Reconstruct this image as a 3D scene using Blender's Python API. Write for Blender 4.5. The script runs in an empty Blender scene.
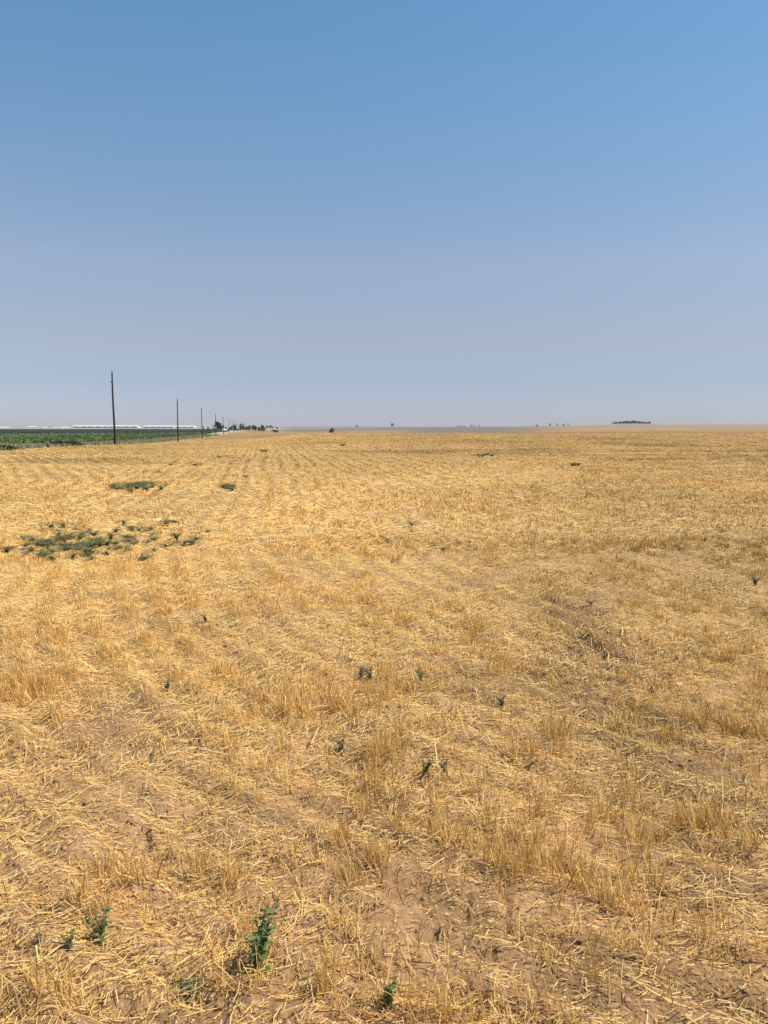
import bpy, math, random
import numpy as np
from mathutils import Vector

# ------------------------------------------------------------------ camera, sky, sun
SC = bpy.context.scene
COL = SC.collection
F = 760.0
PITCH = math.atan(85.0 / F)
EYE = 1.65
cam_d = bpy.data.cameras.new('camera')
cam_d.sensor_fit = 'VERTICAL'
cam_d.sensor_height = 36.0
cam_d.lens = 36.0 * F / 1024.0
cam_d.clip_start = 0.05
cam_d.clip_end = 60000
cam = bpy.data.objects.new('camera', cam_d)
cam.location = (0, 0, EYE)
cam.rotation_euler = (math.radians(90) - PITCH, 0, 0)
COL.objects.link(cam)
SC.camera = cam

SUN_EL = math.radians(56)
SUN_AZ = math.radians(96)        # clockwise from +Y (view direction): to the right, a little ahead
w = bpy.data.worlds.new('World')
SC.world = w
w.use_nodes = True
nt = w.node_tree
nt.nodes.clear()
wo = nt.nodes.new('ShaderNodeOutputWorld')
bg = nt.nodes.new('ShaderNodeBackground')
sky = nt.nodes.new('ShaderNodeTexSky')
sky.sky_type = 'NISHITA'
sky.sun_disc = False
sky.sun_elevation = SUN_EL
sky.sun_rotation = SUN_AZ
sky.altitude = 1500
sky.air_density = 1.0
sky.dust_density = 0.6
sky.ozone_density = 1.6
bg.inputs['Strength'].default_value = 0.124
# dusty summer air: the clear-sky model is tinted by elevation
geo = nt.nodes.new('ShaderNodeTexCoord'); sep = nt.nodes.new('ShaderNodeSeparateXYZ')
nt.links.new(geo.outputs['Generated'], sep.inputs[0])
ramp = nt.nodes.new('ShaderNodeValToRGB')
GAIN = [(0.0, (.50, .50, .66)), (.022, (.53, .535, .71)), (.054, (.59, .56, .67)), (.106, (.84, .68, .645)), (.196, (1.10, .925, .83)),
        (.337, (1.0, 1.13, 1.07)), (.451, (.90, 1.22, 1.20)), (.8, (.78, 1.08, 1.15))]
els = ramp.color_ramp.elements
while len(els) < len(GAIN): els.new(.5)
for e, (p_, c_) in zip(els, GAIN):
    e.position = p_; e.color = (c_[0] / 1.2, c_[1] / 1.2, c_[2] / 1.2, 1)
mulw = nt.nodes.new('ShaderNodeVectorMath'); mulw.operation = 'MULTIPLY'
nt.links.new(sep.outputs['Z'], ramp.inputs[0])
nt.links.new(sky.outputs[0], mulw.inputs[0]); nt.links.new(ramp.outputs[0], mulw.inputs[1])
nt.links.new(mulw.outputs[0], bg.inputs['Color'])
nt.links.new(bg.outputs[0], wo.inputs['Surface'])

sl = bpy.data.lights.new('sun', 'SUN')
sl.energy = 4.2
sl.angle = math.radians(0.6)
sl.color = (1.0, 0.95, 0.87)
so = bpy.data.objects.new('sun', sl)
sd = Vector((math.sin(SUN_AZ) * math.cos(SUN_EL), math.cos(SUN_AZ) * math.cos(SUN_EL), math.sin(SUN_EL)))
so.rotation_euler = (-sd).to_track_quat('-Z', 'Y').to_euler()
so.location = (30, 10, 60)
COL.objects.link(so)

SC.view_settings.view_transform = 'Standard'
SC.view_settings.look = 'None'
SC.view_settings.gamma = 1.0
SC.view_settings.use_curve_mapping = False
SC.view_settings.exposure = 0.46
SC.render.engine = 'CYCLES'

rng = np.random.default_rng(11)
random.seed(5)

# ------------------------------------------------------------------ maths helpers
def _hash(ix, iy, s):
    h = (ix.astype(np.int64) * 374761393 + iy.astype(np.int64) * 668265263 + s * 974711) & 0xffffffff
    h = ((h ^ (h >> 13)) * 1274126177) & 0xffffffff
    h = ((h ^ (h >> 16)) * 2246822519) & 0xffffffff
    return ((h ^ (h >> 15)) & 0xffffff) / float(0xffffff)

def vnoise(x, y, s=0):
    x = np.asarray(x, float); y = np.asarray(y, float)
    ix = np.floor(x); iy = np.floor(y)
    fx = x - ix; fy = y - iy
    fx = fx * fx * (3 - 2 * fx); fy = fy * fy * (3 - 2 * fy)
    a = _hash(ix, iy, s); b = _hash(ix + 1, iy, s)
    c = _hash(ix, iy + 1, s); d = _hash(ix + 1, iy + 1, s)
    return (a * (1 - fx) + b * fx) * (1 - fy) + (c * (1 - fx) + d * fx) * fy

def fbm(x, y, s=0, o=4):
    t = 0; a = 0.5; n = 0
    x = np.asarray(x, float); y = np.asarray(y, float)
    for k in range(o):
        c, sn = math.cos(0.6 + k), math.sin(0.6 + k)
        t = t + a * vnoise(x * c - y * sn, x * sn + y * c, s + 17 * k); n += a
        a *= 0.5; x = x * 2.03; y = y * 2.03
    return t / n

def ss(a, b, x):
    t = np.clip((x - a) / (b - a), 0, 1)
    return t * t * (3 - 2 * t)

def ray(px, py):
    """world direction through a photo pixel, scaled so that Y = 1"""
    dx = (px - 384.0) / F
    dv = -(py - 512.0) / F
    c, s = math.cos(PITCH), math.sin(PITCH)
    y = c + dv * s
    z = -s + dv * c
    return dx / y, z / y

VX = ray(265, 427)[0]            # sowing rows and pole line vanish here

TROUGH = [((1.50, 6.2), .28, 1.3), ((1.15, 4.9), .26, .6), ((2.0, 5.4), .35, .3), ((1.45, 4.2), .3, .4), ((1.65, 7.6), .22, .8)]
# terrain profiles: distance -> height, for three bearings
PL = np.array([(0, 0), (40, 0), (70, -.25), (94, -.5), (125, -1.05), (156, -1.4), (218, -1.7), (400, -2.1), (900, -2.2), (1500, -2.6), (2400, -2.8), (3500, -1), (6500, 6), (12000, 10)], float)
PM = np.array([(0, 0), (100, -.0), (220, -.0), (310, -.7), (520, -4.3), (900, -8.5), (1400, -7.5), (2200, -3), (3200, 1.2), (4200, 3.2), (6500, 3), (12000, 3)], float)
PR = np.array([(0, 0), (100, .0), (230, .0), (300, -.25), (450, -.9), (700, -1.0), (1000, .2), (1500, 3.0), (2000, 7.2), (2600, 9.6), (3500, 9), (12000, 6)], float)

def prof(P, d):
    return np.interp(np.log(d + 30), np.log(P[:, 0] + 30), P[:, 1])

def H(X, Y, fine=True):
    X = np.asarray(X, float); Y = np.asarray(Y, float)
    d = np.sqrt(X * X + Y * Y) + 1e-6
    Yp = np.maximum(Y, 1e-3)
    q = np.where(Y > 1e-3, X / Yp, np.sign(X) * 50)           # tangent of bearing
    px = 384 + 764 * q
    wl = 1 - ss(235, 310, px)
    wr = ss(460, 640, px)
    wm = np.clip(1 - wl - wr, 0, 1)
    h = prof(PL, d) * wl + prof(PM, d) * wm + prof(PR, d) * wr
    h = h * ss(20, 60, d)
    h = h + (fbm(X / 11, Y / 11, 3, 2) - .5) * .16 * ss(4, 25, d)
    h = h + (fbm(X / 2.3, Y / 2.3, 5, 2) - .5) * .10
    h = h + (fbm(X / 90, Y / 90, 9, 3) - .5) * 1.0 * ss(200, 700, d)
    if fine:
        f = 1 - ss(12, 40, d)
        h = h + f * ((fbm(X / .45, Y / .45, 21, 3) - .5) * .07 + (fbm(X / .10, Y / .10, 23, 3) - .5) * .036)
        u = rowu(X, Y)
        h = h + .012 * np.cos(2 * math.pi * u) * (1 - ss(30, 60, d))
        rdg = np.abs(fbm(X / .28, Y / .28, 25, 2) - .5)
        h = h - f * .016 * (1 - ss(0, .06, rdg)) * ss(.42, .58, fbm(X / 1.1, Y / 1.1, 27, 2))
        for (cc, sx, sy) in TROUGH:
            g = np.exp(-(((X - cc[0]) / sx) ** 2 + ((Y - cc[1]) / sy) ** 2))
            h = h - g * .045 + g * (fbm(X / .14, Y / .14, 29, 3) - .5) * .13
    return h

def rowu(X, Y):
    """row phase: straight rows to the vanishing point, turning rows on the left headland"""
    wob = (fbm(X / 5, Y / 9, 31, 2) - .5) * .7 + (fbm(X / 1.2, Y / 2.5, 33, 2) - .5) * .10
    a = X - VX * Y + wob
    an = a - 9.1 * np.exp(-np.maximum(Y, 0) / 2.6) * np.where(Y > 0, 1, 1)
    t = Y - 21.5
    s = np.sqrt(t * t + 2.0)
    b = X + np.where(t > 0, .55, 1.9) * s + np.where(t > 0, 0, -(1.9 - .55) * math.sqrt(2.0)) + wob
    m = (1 - ss(-6.5, -3.5, a)) * ss(13, 17, Y) * (1 - ss(48, 58, Y))
    return np.where(m > .5, b / .62, an / .36)

def headland(X, Y):
    a = X - VX * Y
    return (1 - ss(-6.5, -3.5, a)) * ss(13, 17, Y) * (1 - ss(48, 58, Y))

def ground_at(px, py, Y=None):
    """point on the terrain under a pixel (march), or at a given distance Y"""
    if Y is not None:
        x = ray(px, 427)[0] * Y
        return np.array([x, Y, float(H(x, Y))])
    rx, rz = ray(px, py)
    ys = np.exp(np.linspace(math.log(1.2), math.log(3000), 6000))
    hz = H(rx * ys, ys)
    k = np.argmax(EYE + rz * ys <= hz)
    if k == 0: k = len(ys) - 1
    return np.array([rx * ys[k], ys[k], hz[k]])

# bare soil spots measured on the photograph: px, py, half-width m, half-depth m, strength
BARE = [(580, 625, .36, 1.5, 1.05), (600, 585, .25, .8, .9), (590, 690, .3, .5, .95), (575, 735, .35, .3, .8), (640, 665, .3, .3, .8), (565, 690, .3, .5, .7), (640, 655, .35, .4, .7), (130, 722, .28, .3, 1.), (120, 805, .3, .35, 1.),
        (60, 860, .2, .2, .8), (600, 950, .35, .25, 1.), (560, 985, .3, .2, 1.), (420, 900, .28, .16, 1.), (300, 935, .14, .16, 1.),
        (480, 830, .2, .15, .5), (700, 800, .4, .25, .8), (150, 880, .15, .1, .8), (660, 760, .5, .3, .7), (680, 1010, .3, .2, .9), (200, 995, .25, .12, .6),
        (440, 545, .5, .9, .6), (510, 575, .3, .9, .6), (300, 560, .4, .9, .5), (460, 985, .25, .15, .7), (330, 730, .2, .3, .4),
        (600, 1000, .3, .15, .8), (250, 575, .3, .8, .5), (70, 790, .3, .2, .7), (400, 775, .3, .25, .5), (740, 880, .25, .25, .6)]
CLUMP = [(440, 835, .13, .06), (475, 848, .12, .06), (510, 862, .12, .05), (545, 872, .12, .05), (580, 885, .12, .06), (300, 705, .12, .5), (340, 985, .1, .05),
         (150, 875, .2, .07), (220, 890, .14, .07), (345, 872, .15, .08), (700, 830, .12, .08), (60, 900, .2, .05), (250, 985, .1, .04), (620, 820, .12, .1),
         (385, 690, .12, .4), (385, 760, .1, .2), (480, 640, .15, .8), (560, 740, .12, .2), (90, 905, .2, .05), (30, 1000, .15, .05), (20, 690, .3, .4)]
BG = [(ground_at(p[0], p[1])[:2], p[2], p[3], p[4]) for p in BARE]
CG = [(ground_at(p[0], p[1])[:2], p[2], p[3]) for p in CLUMP]

def bare(X, Y):
    b = np.zeros_like(X)
    jx = X + (fbm(X / .3, Y / .3, 41, 2) - .5) * .35
    jy = Y + (fbm(X / .3, Y / .3, 43, 2) - .5) * .5
    for (c, sx, sy, s) in BG:
        g = s * np.exp(-(((jx - c[0]) / sx) ** 2 + ((jy - c[1]) / sy) ** 2) ** 1.2)
        b = np.maximum(b, g)
    return b

def cover(X, Y):
    """0..1 how densely stubble stands"""
    d = np.sqrt(X * X + Y * Y)
    u = rowu(X, Y)
    row = (.5 + .5 * np.cos(2 * math.pi * u)) ** 1.6
    rs = ss(.35, .6, fbm(X / 3.0, Y / 4.0, 51, 2)) * .35 + .42
    pxx = 384 + 764 * X / np.maximum(Y, .5)
    rs = rs + .25 * ss(17, 24, d) * (1 - ss(90, 140, d)) * (1 - ss(430, 520, pxx)) - .35 * headland(X, Y)
    rs = rs * (.55 + .9 * vnoise(X / 5, Y / 8, 58))
    rs = np.clip(rs, 0, .9)
    patch = ss(.34, .62, fbm(X / .55, Y / .8, 53, 3)) * .75 + .25 * ss(.35, .6, fbm(X / 3.5, Y / 5, 55, 2))
    c = patch * (1 - rs + rs * row * 1.7)
    c = c + .06 * ss(17, 24, d)
    c = c * (1 - bare(X, Y) * .74)
    c = c * (1 - .22 * (1 - ss(3.0, 6.5, d)))
    c = c * (1 - .25 * ss(.58, .68, fbm(X / 1.4, Y / 1.1, 57, 3)))
    for (p, sx, sy) in CG:
        jx = X + (fbm(X / .15, Y / .15, 61, 2) - .5) * .15
        c = np.maximum(c, 1.25 * np.exp(-(((jx - p[0]) / sx) ** 2 + ((Y - p[1]) / sy) ** 2) ** 1.5))
    return np.clip(c, 0, 1.3)

def tone(X, Y):
    """lighter chaff-covered and darker weathered zones of the field"""
    d = np.sqrt(X * X + Y * Y)
    t = .84 + .32 * fbm(X / 5, Y / 9, 109, 3)
    t = t - .15 * ss(6, 11, d) * (1 - ss(18, 26, d)) * ss(-1, 3, X)
    t = t + .07 * ss(18, 22, d) * (1 - ss(32, 40, d)) - .06 * ss(45, 80, d) * ss(0, 8, X)
    t = t + .03 * (1 - ss(-2.5, .5, X)) * ss(6, 10, d)
    t = t * (1 - .13 * ss(14, 35, d))
    ds = ss(.60, .70, fbm(X / 9, Y / 4.0 , 87, 3)) * ss(24, 45, d)
    ru = (1 - ss(430, 520, 384 + 764 * X / np.maximum(Y, .5))) * ss(15, 22, d) * (1 - ss(110, 160, d))
    hd = headland(X, Y); rr = rowu(X, Y)
    t = t * (1 - ru * np.where(hd > .5, .12 * np.cos(2 * math.pi * rr), .09 * np.cos(math.pi * rr)) * (.3 + 1.4 * vnoise(X / 6, Y / 12, 89)))
    return t * (1 - .28 * ds)

def hue(X, Y):
    """the straw is redder and browner away from the turning strip and to the right"""
    d = np.sqrt(X * X + Y * Y)
    k = np.clip(.5 * ss(8, 30, d) * (.5 + .5 * ss(-3, 4, X)) + .55 * ss(30, 80, d) + .25 * (1 - ss(3, 7, d)) * 0, 0, 1)[..., None]
    return 1 - k * np.array([.01, .085, .15])

def litter(X, Y):
    l = ss(.26, .56, fbm(X / .6 + 9, Y / .35, 71, 3)) * .8 + .15
    l = l * (.8 - .25 * np.cos(2 * math.pi * rowu(X, Y)))
    return np.clip(l * (1 - bare(X, Y) * .74), 0, 1)

# ------------------------------------------------------------------ mesh helpers
def set_col(me, cols):
    at = me.color_attributes.new('Col', 'FLOAT_COLOR', 'POINT')
    c = np.ones((len(me.vertices), 4), np.float32)
    c[:, :3] = cols
    at.data.foreach_set('color', c.ravel())

def np_mesh(name, V, Q, mat, cols=None, smooth=False):
    V = np.asarray(V, np.float32); Q = np.asarray(Q, np.int32)
    k = Q.shape[1]
    me = bpy.data.meshes.new(name)
    me.vertices.add(len(V)); me.vertices.foreach_set('co', V.ravel())
    me.loops.add(Q.size); me.loops.foreach_set('vertex_index', Q.ravel())
    me.polygons.add(len(Q))
    me.polygons.foreach_set('loop_start', np.arange(0, Q.size, k, dtype=np.int32))
    me.polygons.foreach_set('loop_total', np.full(len(Q), k, np.int32))
    if smooth: me.polygons.foreach_set('use_smooth', np.ones(len(Q), bool))
    me.update(calc_edges=True)
    if cols is not None: set_col(me, cols)
    me.materials.append(mat)
    return me

def link(name, me, parent=None):
    o = bpy.data.objects.new(name, me)
    COL.objects.link(o)
    if parent: o.parent = parent
    return o

def props(o, label=None, cat=None, group=None, kind=None):
    if label: o['label'] = label
    if cat: o['category'] = cat
    if group: o['group'] = group
    if kind: o['kind'] = kind
    return o

def empty(name, loc, label, cat, group=None, rz=0, sc=1):
    o = bpy.data.objects.new(name, None)
    o.location = loc; o.rotation_euler = (0, 0, rz)
    o.scale = (sc, sc, sc) if not hasattr(sc, '__len__') else sc
    o.empty_display_size = .2
    COL.objects.link(o)
    return props(o, label, cat, group)

def copy_thing(src, loc, label, group, rz=0, sc=1, name=None):
    r = src.copy(); r.location = loc; r.rotation_euler = (0, 0, rz)
    r.scale = (sc, sc, sc) if not hasattr(sc, '__len__') else sc
    COL.objects.link(r)
    r['label'] = label; r['group'] = group
    for ch in src.children:
        c = ch.copy(); c.parent = r; COL.objects.link(c)
    return r

class MB:
    def __init__(s): s.v = []; s.f = []
    def quad(s, a, b, c, d):
        n = len(s.v); s.v += [tuple(a), tuple(b), tuple(c), tuple(d)]; s.f.append((n, n + 1, n + 2, n + 3))
    def tube(s, pts, rad, n=8, cap=True):
        b = len(s.v)
        for i, (p, r) in enumerate(zip(pts, rad)):
            p = Vector(p)
            t = Vector(pts[min(i + 1, len(pts) - 1)]) - Vector(pts[max(i - 1, 0)])
            t.normalize()
            x = t.orthogonal().normalized() if abs(t.z) < .9 else Vector((1, 0, 0)) - t * t.x
            x.normalize(); y = t.cross(x)
            for k in range(n):
                a = 2 * math.pi * k / n
                s.v.append(tuple(p + (x * math.cos(a) + y * math.sin(a)) * r))
        for i in range(len(pts) - 1):
            for k in range(n):
                k2 = (k + 1) % n
                s.f.append((b + i * n + k, b + i * n + k2, b + (i + 1) * n + k2, b + (i + 1) * n + k))
        if cap:
            s.f.append(tuple(b + k for k in reversed(range(n))))
            s.f.append(tuple(b + (len(pts) - 1) * n + k for k in range(n)))
    def box(s, c, h):
        b = len(s.v)
        for z in (-1, 1):
            for (x, y) in ((-1, -1), (1, -1), (1, 1), (-1, 1)):
                s.v.append((c[0] + x * h[0], c[1] + y * h[1], c[2] + z * h[2]))
        for f in ((3, 2, 1, 0), (4, 5, 6, 7), (0, 1, 5, 4), (1, 2, 6, 5), (2, 3, 7, 6), (3, 0, 4, 7)):
            s.f.append(tuple(b + i for i in f))
    def mesh(s, name, mat, smooth=False):
        me = bpy.data.meshes.new(name); me.from_pydata(s.v, [], s.f); me.update()
        if smooth: me.polygons.foreach_set('use_smooth', [True] * len(me.polygons))
        me.materials.append(mat)
        return me

# ------------------------------------------------------------------ materials
def new_mat(name):
    m = bpy.data.materials.new(name); m.use_nodes = True
    n = m.node_tree.nodes; l = m.node_tree.links
    n.clear()
    out = n.new('ShaderNodeOutputMaterial')
    return m, n, l, out

def simple_mat(name, col, rough=.8, var=.25, scale=6, transl=0, use_attr=False, spec=.2):
    m, n, l, out = new_mat(name)
    p = n.new('ShaderNodeBsdfPrincipled'); p.inputs['Roughness'].default_value = rough
    p.inputs['Specular IOR Level'].default_value = spec
    tc = n.new('ShaderNodeTexCoord'); nz = n.new('ShaderNodeTexNoise'); nz.inputs['Scale'].default_value = scale
    nz.inputs['Detail'].default_value = 4
    l.new(tc.outputs['Object'], nz.inputs['Vector'])
    mr = n.new('ShaderNodeMapRange'); mr.inputs[1].default_value = .3; mr.inputs[2].default_value = .7
    mr.inputs[3].default_value = 1 - var; mr.inputs[4].default_value = 1 + var
    l.new(nz.outputs[0], mr.inputs[0])
    mul = n.new('ShaderNodeVectorMath'); mul.operation = 'SCALE'
    l.new(mr.outputs[0], mul.inputs['Scale'])
    if use_attr:
        at = n.new('ShaderNodeVertexColor'); at.layer_name = 'Col'; l.new(at.outputs[0], mul.inputs[0])
    else:
        mul.inputs[0].default_value = col
    l.new(mul.outputs[0], p.inputs['Base Color'])
    sh = p.outputs[0]
    if transl:
        t = n.new('ShaderNodeBsdfTranslucent'); l.new(mul.outputs[0], t.inputs['Color'])
        mx = n.new('ShaderNodeMixShader'); mx.inputs[0].default_value = transl
        l.new(p.outputs[0], mx.inputs[1]); l.new(t.outputs[0], mx.inputs[2]); sh = mx.outputs[0]
    l.new(sh, out.inputs['Surface'])
    return m

def ground_mat():
    m, n, l, out = new_mat('field_soil_and_straw')
    p = n.new('ShaderNodeBsdfPrincipled'); p.inputs['Roughness'].default_value = .95
    p.inputs['Specular IOR Level'].default_value = .1
    at = n.new('ShaderNodeVertexColor'); at.layer_name = 'Col'
    tc = n.new('ShaderNodeTexCoord')
    def noise(scale, det, stretch=None):
        nz = n.new('ShaderNodeTexNoise'); nz.inputs['Scale'].default_value = scale; nz.inputs['Detail'].default_value = det
        nz.inputs['Roughness'].default_value = .65
        if stretch:
            mp = n.new('ShaderNodeMapping'); mp.inputs['Scale'].default_value = stretch
            mp.inputs['Rotation'].default_value = (0, 0, .15)
            l.new(tc.outputs['Object'], mp.inputs['Vector']); l.new(mp.outputs[0], nz.inputs['Vector'])
        else:
            l.new(tc.outputs['Object'], nz.inputs['Vector'])
        return nz
    fine = noise(55, 5); mid = noise(2.2, 8, (1, .35, 1)); gr = noise(9, 3)
    def rng_(src, a, b, c, d):
        r = n.new('ShaderNodeMapRange'); r.inputs[1].default_value = a; r.inputs[2].default_value = b
        r.inputs[3].default_value = c; r.inputs[4].default_value = d
        l.new(src.outputs[0], r.inputs[0]); return r
    a = rng_(fine, .3, .7, .78, 1.2); b = rng_(mid, .3, .7, .72, 1.25)
    mu = n.new('ShaderNodeMath'); mu.operation = 'MULTIPLY'; l.new(a.outputs[0], mu.inputs[0]); l.new(b.outputs[0], mu.inputs[1])
    sc = n.new('ShaderNodeVectorMath'); sc.operation = 'SCALE'
    l.new(at.outputs[0], sc.inputs[0]); l.new(mu.outputs[0], sc.inputs['Scale'])
    l.new(sc.outputs[0], p.inputs['Base Color'])
    bp = n.new('ShaderNodeBump'); bp.inputs['Strength'].default_value = .7; bp.inputs['Distance'].default_value = .02
    ad = n.new('ShaderNodeMath'); ad.operation = 'ADD'; l.new(fine.outputs[0], ad.inputs[0]); l.new(gr.outputs[0], ad.inputs[1])
    l.new(ad.outputs[0], bp.inputs['Height']); l.new(bp.outputs[0], p.inputs['Normal'])
    l.new(p.outputs[0], out.inputs['Surface'])
    return m

M_GROUND = ground_mat()
M_STRAW = simple_mat('dry_straw', (1, 1, 1), .55, .12, 30, .29, True, .3)
M_CLOD = simple_mat('soil_clods', (.34, .195, .095), .95, .3, 20)
M_CROP = simple_mat('green_crop', (1, 1, 1), .7, .3, 1.5, .15, True)
M_WEED = simple_mat('weed_leaf', (.135, .195, .06), .6, .35, 25, .3)
M_WEEDG = simple_mat('grey_weed_leaf', (.23, .23, .095), .7, .35, 25, .2)
M_WEEDD = simple_mat('dark_dry_weed', (.12, .105, .06), .8, .4, 25, .1)
M_WSTEM = simple_mat('weed_stem', (.16, .17, .07), .7, .2, 25)
M_TREE = simple_mat('tree_leaves', (.026, .042, .02), .7, .4, .8, .1)
M_TRUNK = simple_mat('tree_bark', (.10, .075, .05), .9, .3, 3)
M_POLE = simple_mat('creosoted_wood', (.030, .024, .022), .8, .35, 3)
M_METAL = simple_mat('galvanised_metal', (.25, .25, .26), .5, .1, 5)
M_PORC = simple_mat('grey_porcelain', (.3, .3, .3), .3, .05, 5)
M_WHITE = simple_mat('white_sheeting', (.62, .62, .61), .5, .05, .2)
M_WALL = simple_mat('shed_wall', (.62, .60, .56), .7, .1, .2)
M_DARK = simple_mat('dark_opening', (.03, .03, .035), .7, .1, 1)
M_TAN = simple_mat('tan_wall', (.42, .34, .27), .7, .1, 1)

# ------------------------------------------------------------------ the ground: one sheet to the horizon
GOLD = np.array([.60, .39, .155]); SOIL = np.array([.39, .225, .105]); PINK = np.array([.335, .21, .10])
def ground_color(X, Y):
    d = np.sqrt(X * X + Y * Y)
    q = X / np.maximum(Y, 1e-3)
    px = np.where(Y > 0, 384 + 764 * q, 2000 * np.sign(X))
    a = X - VX * Y
    c1 = cover(X, Y)
    mat = np.clip(.25 + .8 * c1 + .35 * litter(X, Y), 0, 1) * ss(1.5, 13, d)
    mat = np.maximum(mat, ss(20, 50, d))
    mat = mat * (1 - .8 * bare(X, Y))
    damp = np.zeros_like(X)
    for (cc, sx, sy) in TROUGH:
        damp = np.maximum(damp, np.exp(-((X - cc[0]) / sx / 1.3) ** 2 - ((Y - cc[1]) / sy / 1.2) ** 2))
    soil = SOIL * (1 - .46 * damp - .22 * ss(.5, .65, fbm(X / .5, Y / .4, 141, 3)))[..., None]
    soil = soil * (1 + .14 * ss(.55, .7, fbm(X / .25, Y / .2, 143, 3)))[..., None]
    streak = fbm(X / 6, Y / 26, 81, 4)
    gold = GOLD * ((.80 + .42 * streak) * (1 - .34 * ss(20, 110, d)) * tone(X, Y))[..., None] * hue(X, Y)  # distance factor paints in stubble self-shade that the flat sheet lacks
    # darker bands of taller stubble, paler bands of chaff
    band = ss(.45, .65, fbm(X / 14 + 3, Y / 14, 83, 3))[..., None]
    gold = gold * (1 - .14 * band)
    rowm = (.5 + .5 * np.cos(2 * math.pi * rowu(X, Y))) * ss(12, 25, d) * (1 - ss(60, 110, d))
    gold = gold * (1 - .22 * rowm)[..., None]
    c = soil * (1 - mat)[..., None] + gold * mat[..., None]
    # weedy dark streaks lying across the rows
    # far right: other, pinker stubble field with strips
    st = fbm(X / 260 + 5, Y / 120, 91, 3)[..., None]
    far = PINK * (.78 + .45 * st)
    wr = (ss(430, 560, px) * ss(240, 900, d))[..., None]
    c = c * (1 - wr) + far * wr
    strip = (ss(.55, .6, fbm(X / 900, Y / 160, 93, 2)) * ss(500, 700, d))[..., None] * ss(500, 600, px)[..., None]
    c = c * (1 - .3 * strip) + np.array([.30, .22, .14]) * .3 * strip
    # far middle: grey green rangeland with pink fields
    wm = ((1 - ss(480, 590, px)) * ss(265, 290, px) * ss(280, 420, d))[..., None]
    rg = ss(.40, .55, fbm(X / 420 + 2, Y / 700, 95, 3))[..., None]
    rg = np.maximum(rg, (ss(380, 430, px) * ss(400, 600, d) * (1 - ss(2800, 3600, d)))[..., None])
    mid = np.array([.29, .195, .125]) * (1 - rg) + np.array([.175, .145, .10]) * rg
    c = c * (1 - wm) + mid * wm
    # left beyond the poles: dirt lane, crop soil, then pale plain
    wlane = (ss(19.5, 21, -a) * ss(30, 60, d))[..., None]
    lane = np.array([.40, .32, .20]) * (.8 + .4 * fbm(X / 2, Y / 6, 97, 3))[..., None]
    c = c * (1 - wlane) + lane * wlane
    wc = (ss(31, 33, -a) * (Y > 5))[..., None]
    c = c * (1 - wc) + np.array([.05, .085, .03]) * wc
    wf = (ss(1500, 1700, d) * (1 - ss(262, 300, px)))[..., None]
    pl = np.array([.30, .29, .22]) * (.7 + .6 * fbm(X / 500, Y / 300, 99, 3))[..., None]
    c = c * (1 - wf) + pl * wf
    return np.clip(c, 0.01, .9)

def polar(angles, radii):
    A, R = np.meshgrid(angles, radii)
    return R * np.sin(A), R * np.cos(A)

fr = np.radians(np.arange(-52, 52.01, .22))
back = np.radians(np.arange(52 + 2, 360 - 52 - 1, 3.0))
ang = np.concatenate([fr, back])
rad = np.exp(np.arange(math.log(.35), math.log(9800), .0085))
X, Y = polar(ang, rad)
Z = H(X, Y)
nr, na = X.shape
V = np.stack([X, Y, Z], -1).reshape(-1, 3)
I = np.arange(nr * na).reshape(nr, na)
I2 = np.concatenate([I, I[:, :1]], 1)
Q = np.stack([I2[:-1, :-1], I2[1:, :-1], I2[1:, 1:], I2[:-1, 1:]], -1).reshape(-1, 4)
Q = Q[:, ::-1]
gc = ground_color(X, Y).reshape(-1, 3)
# close the small ring under the camera
cen = len(V)
V = np.vstack([V, [[0, 0, float(H(0, 0))]]]); gc = np.vstack([gc, [SOIL]])
nn = I[0]; nx = np.roll(nn, -1)
fan = np.stack([nn, nx, np.full(na, cen), np.full(na, cen)], -1)
# triangles as separate fan via pydata-safe quads: split ring into pairs
fan4 = np.array([[nn[i], nn[(i + 1) % na], nn[(i + 2) % na], cen] for i in range(0, na - 1, 2)])
if na % 2 == 1:
    fan4 = np.vstack([fan4, [[nn[na - 1], nn[0], cen, cen]]])[:-1]
Q = np.vstack([Q, fan4])
props(link('field', np_mesh('field', V, Q, M_GROUND, gc, True)), 'golden harvested wheat field with bare soil patches running to the horizon', None, None, 'structure')

# ------------------------------------------------------------------ standing stubble and loose straw
def sample_xy(n, y0, y1, power, flat=2.6, spread=.57):
    """points in the wedge in front of the camera; density per area ~ Y^-power beyond 6 m"""
    ys = np.exp(np.linspace(math.log(y0), math.log(y1), 4000))
    wdt = 2 * (flat + spread * ys)
    rho = np.where(ys > 6, (6 / ys) ** power, 1.0)
    pdf = rho * wdt
    cdf = np.concatenate([[0], np.cumsum((pdf[1:] + pdf[:-1]) / 2 * np.diff(ys))])
    area = cdf[-1]; cdf /= area
    Yv = np.interp(rng.random(n), cdf, ys)
    Xv = (rng.random(n) * 2 - 1) * (flat + spread * Yv)
    return Xv, Yv, area

STRAWC = np.array([[.79, .515, .170], [.71, .445, .130], [.87, .64, .275], [.63, .375, .108], [.48, .28, .09], [.22, .13, .06]])
def straw_cols(n, pal_w, d):
    k = rng.choice(len(STRAWC), n, p=pal_w)
    c = STRAWC[k] * (.82 + .36 * rng.random((n, 1)))
    mean = (STRAWC * np.array(pal_w)[:, None]).sum(0)
    e = (1 - .6 * ss(9, 40, d))[:, None]
    return mean + (c - mean) * e

def in_field(X, Y):
    return (X - VX * Y) > -21.5

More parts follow.
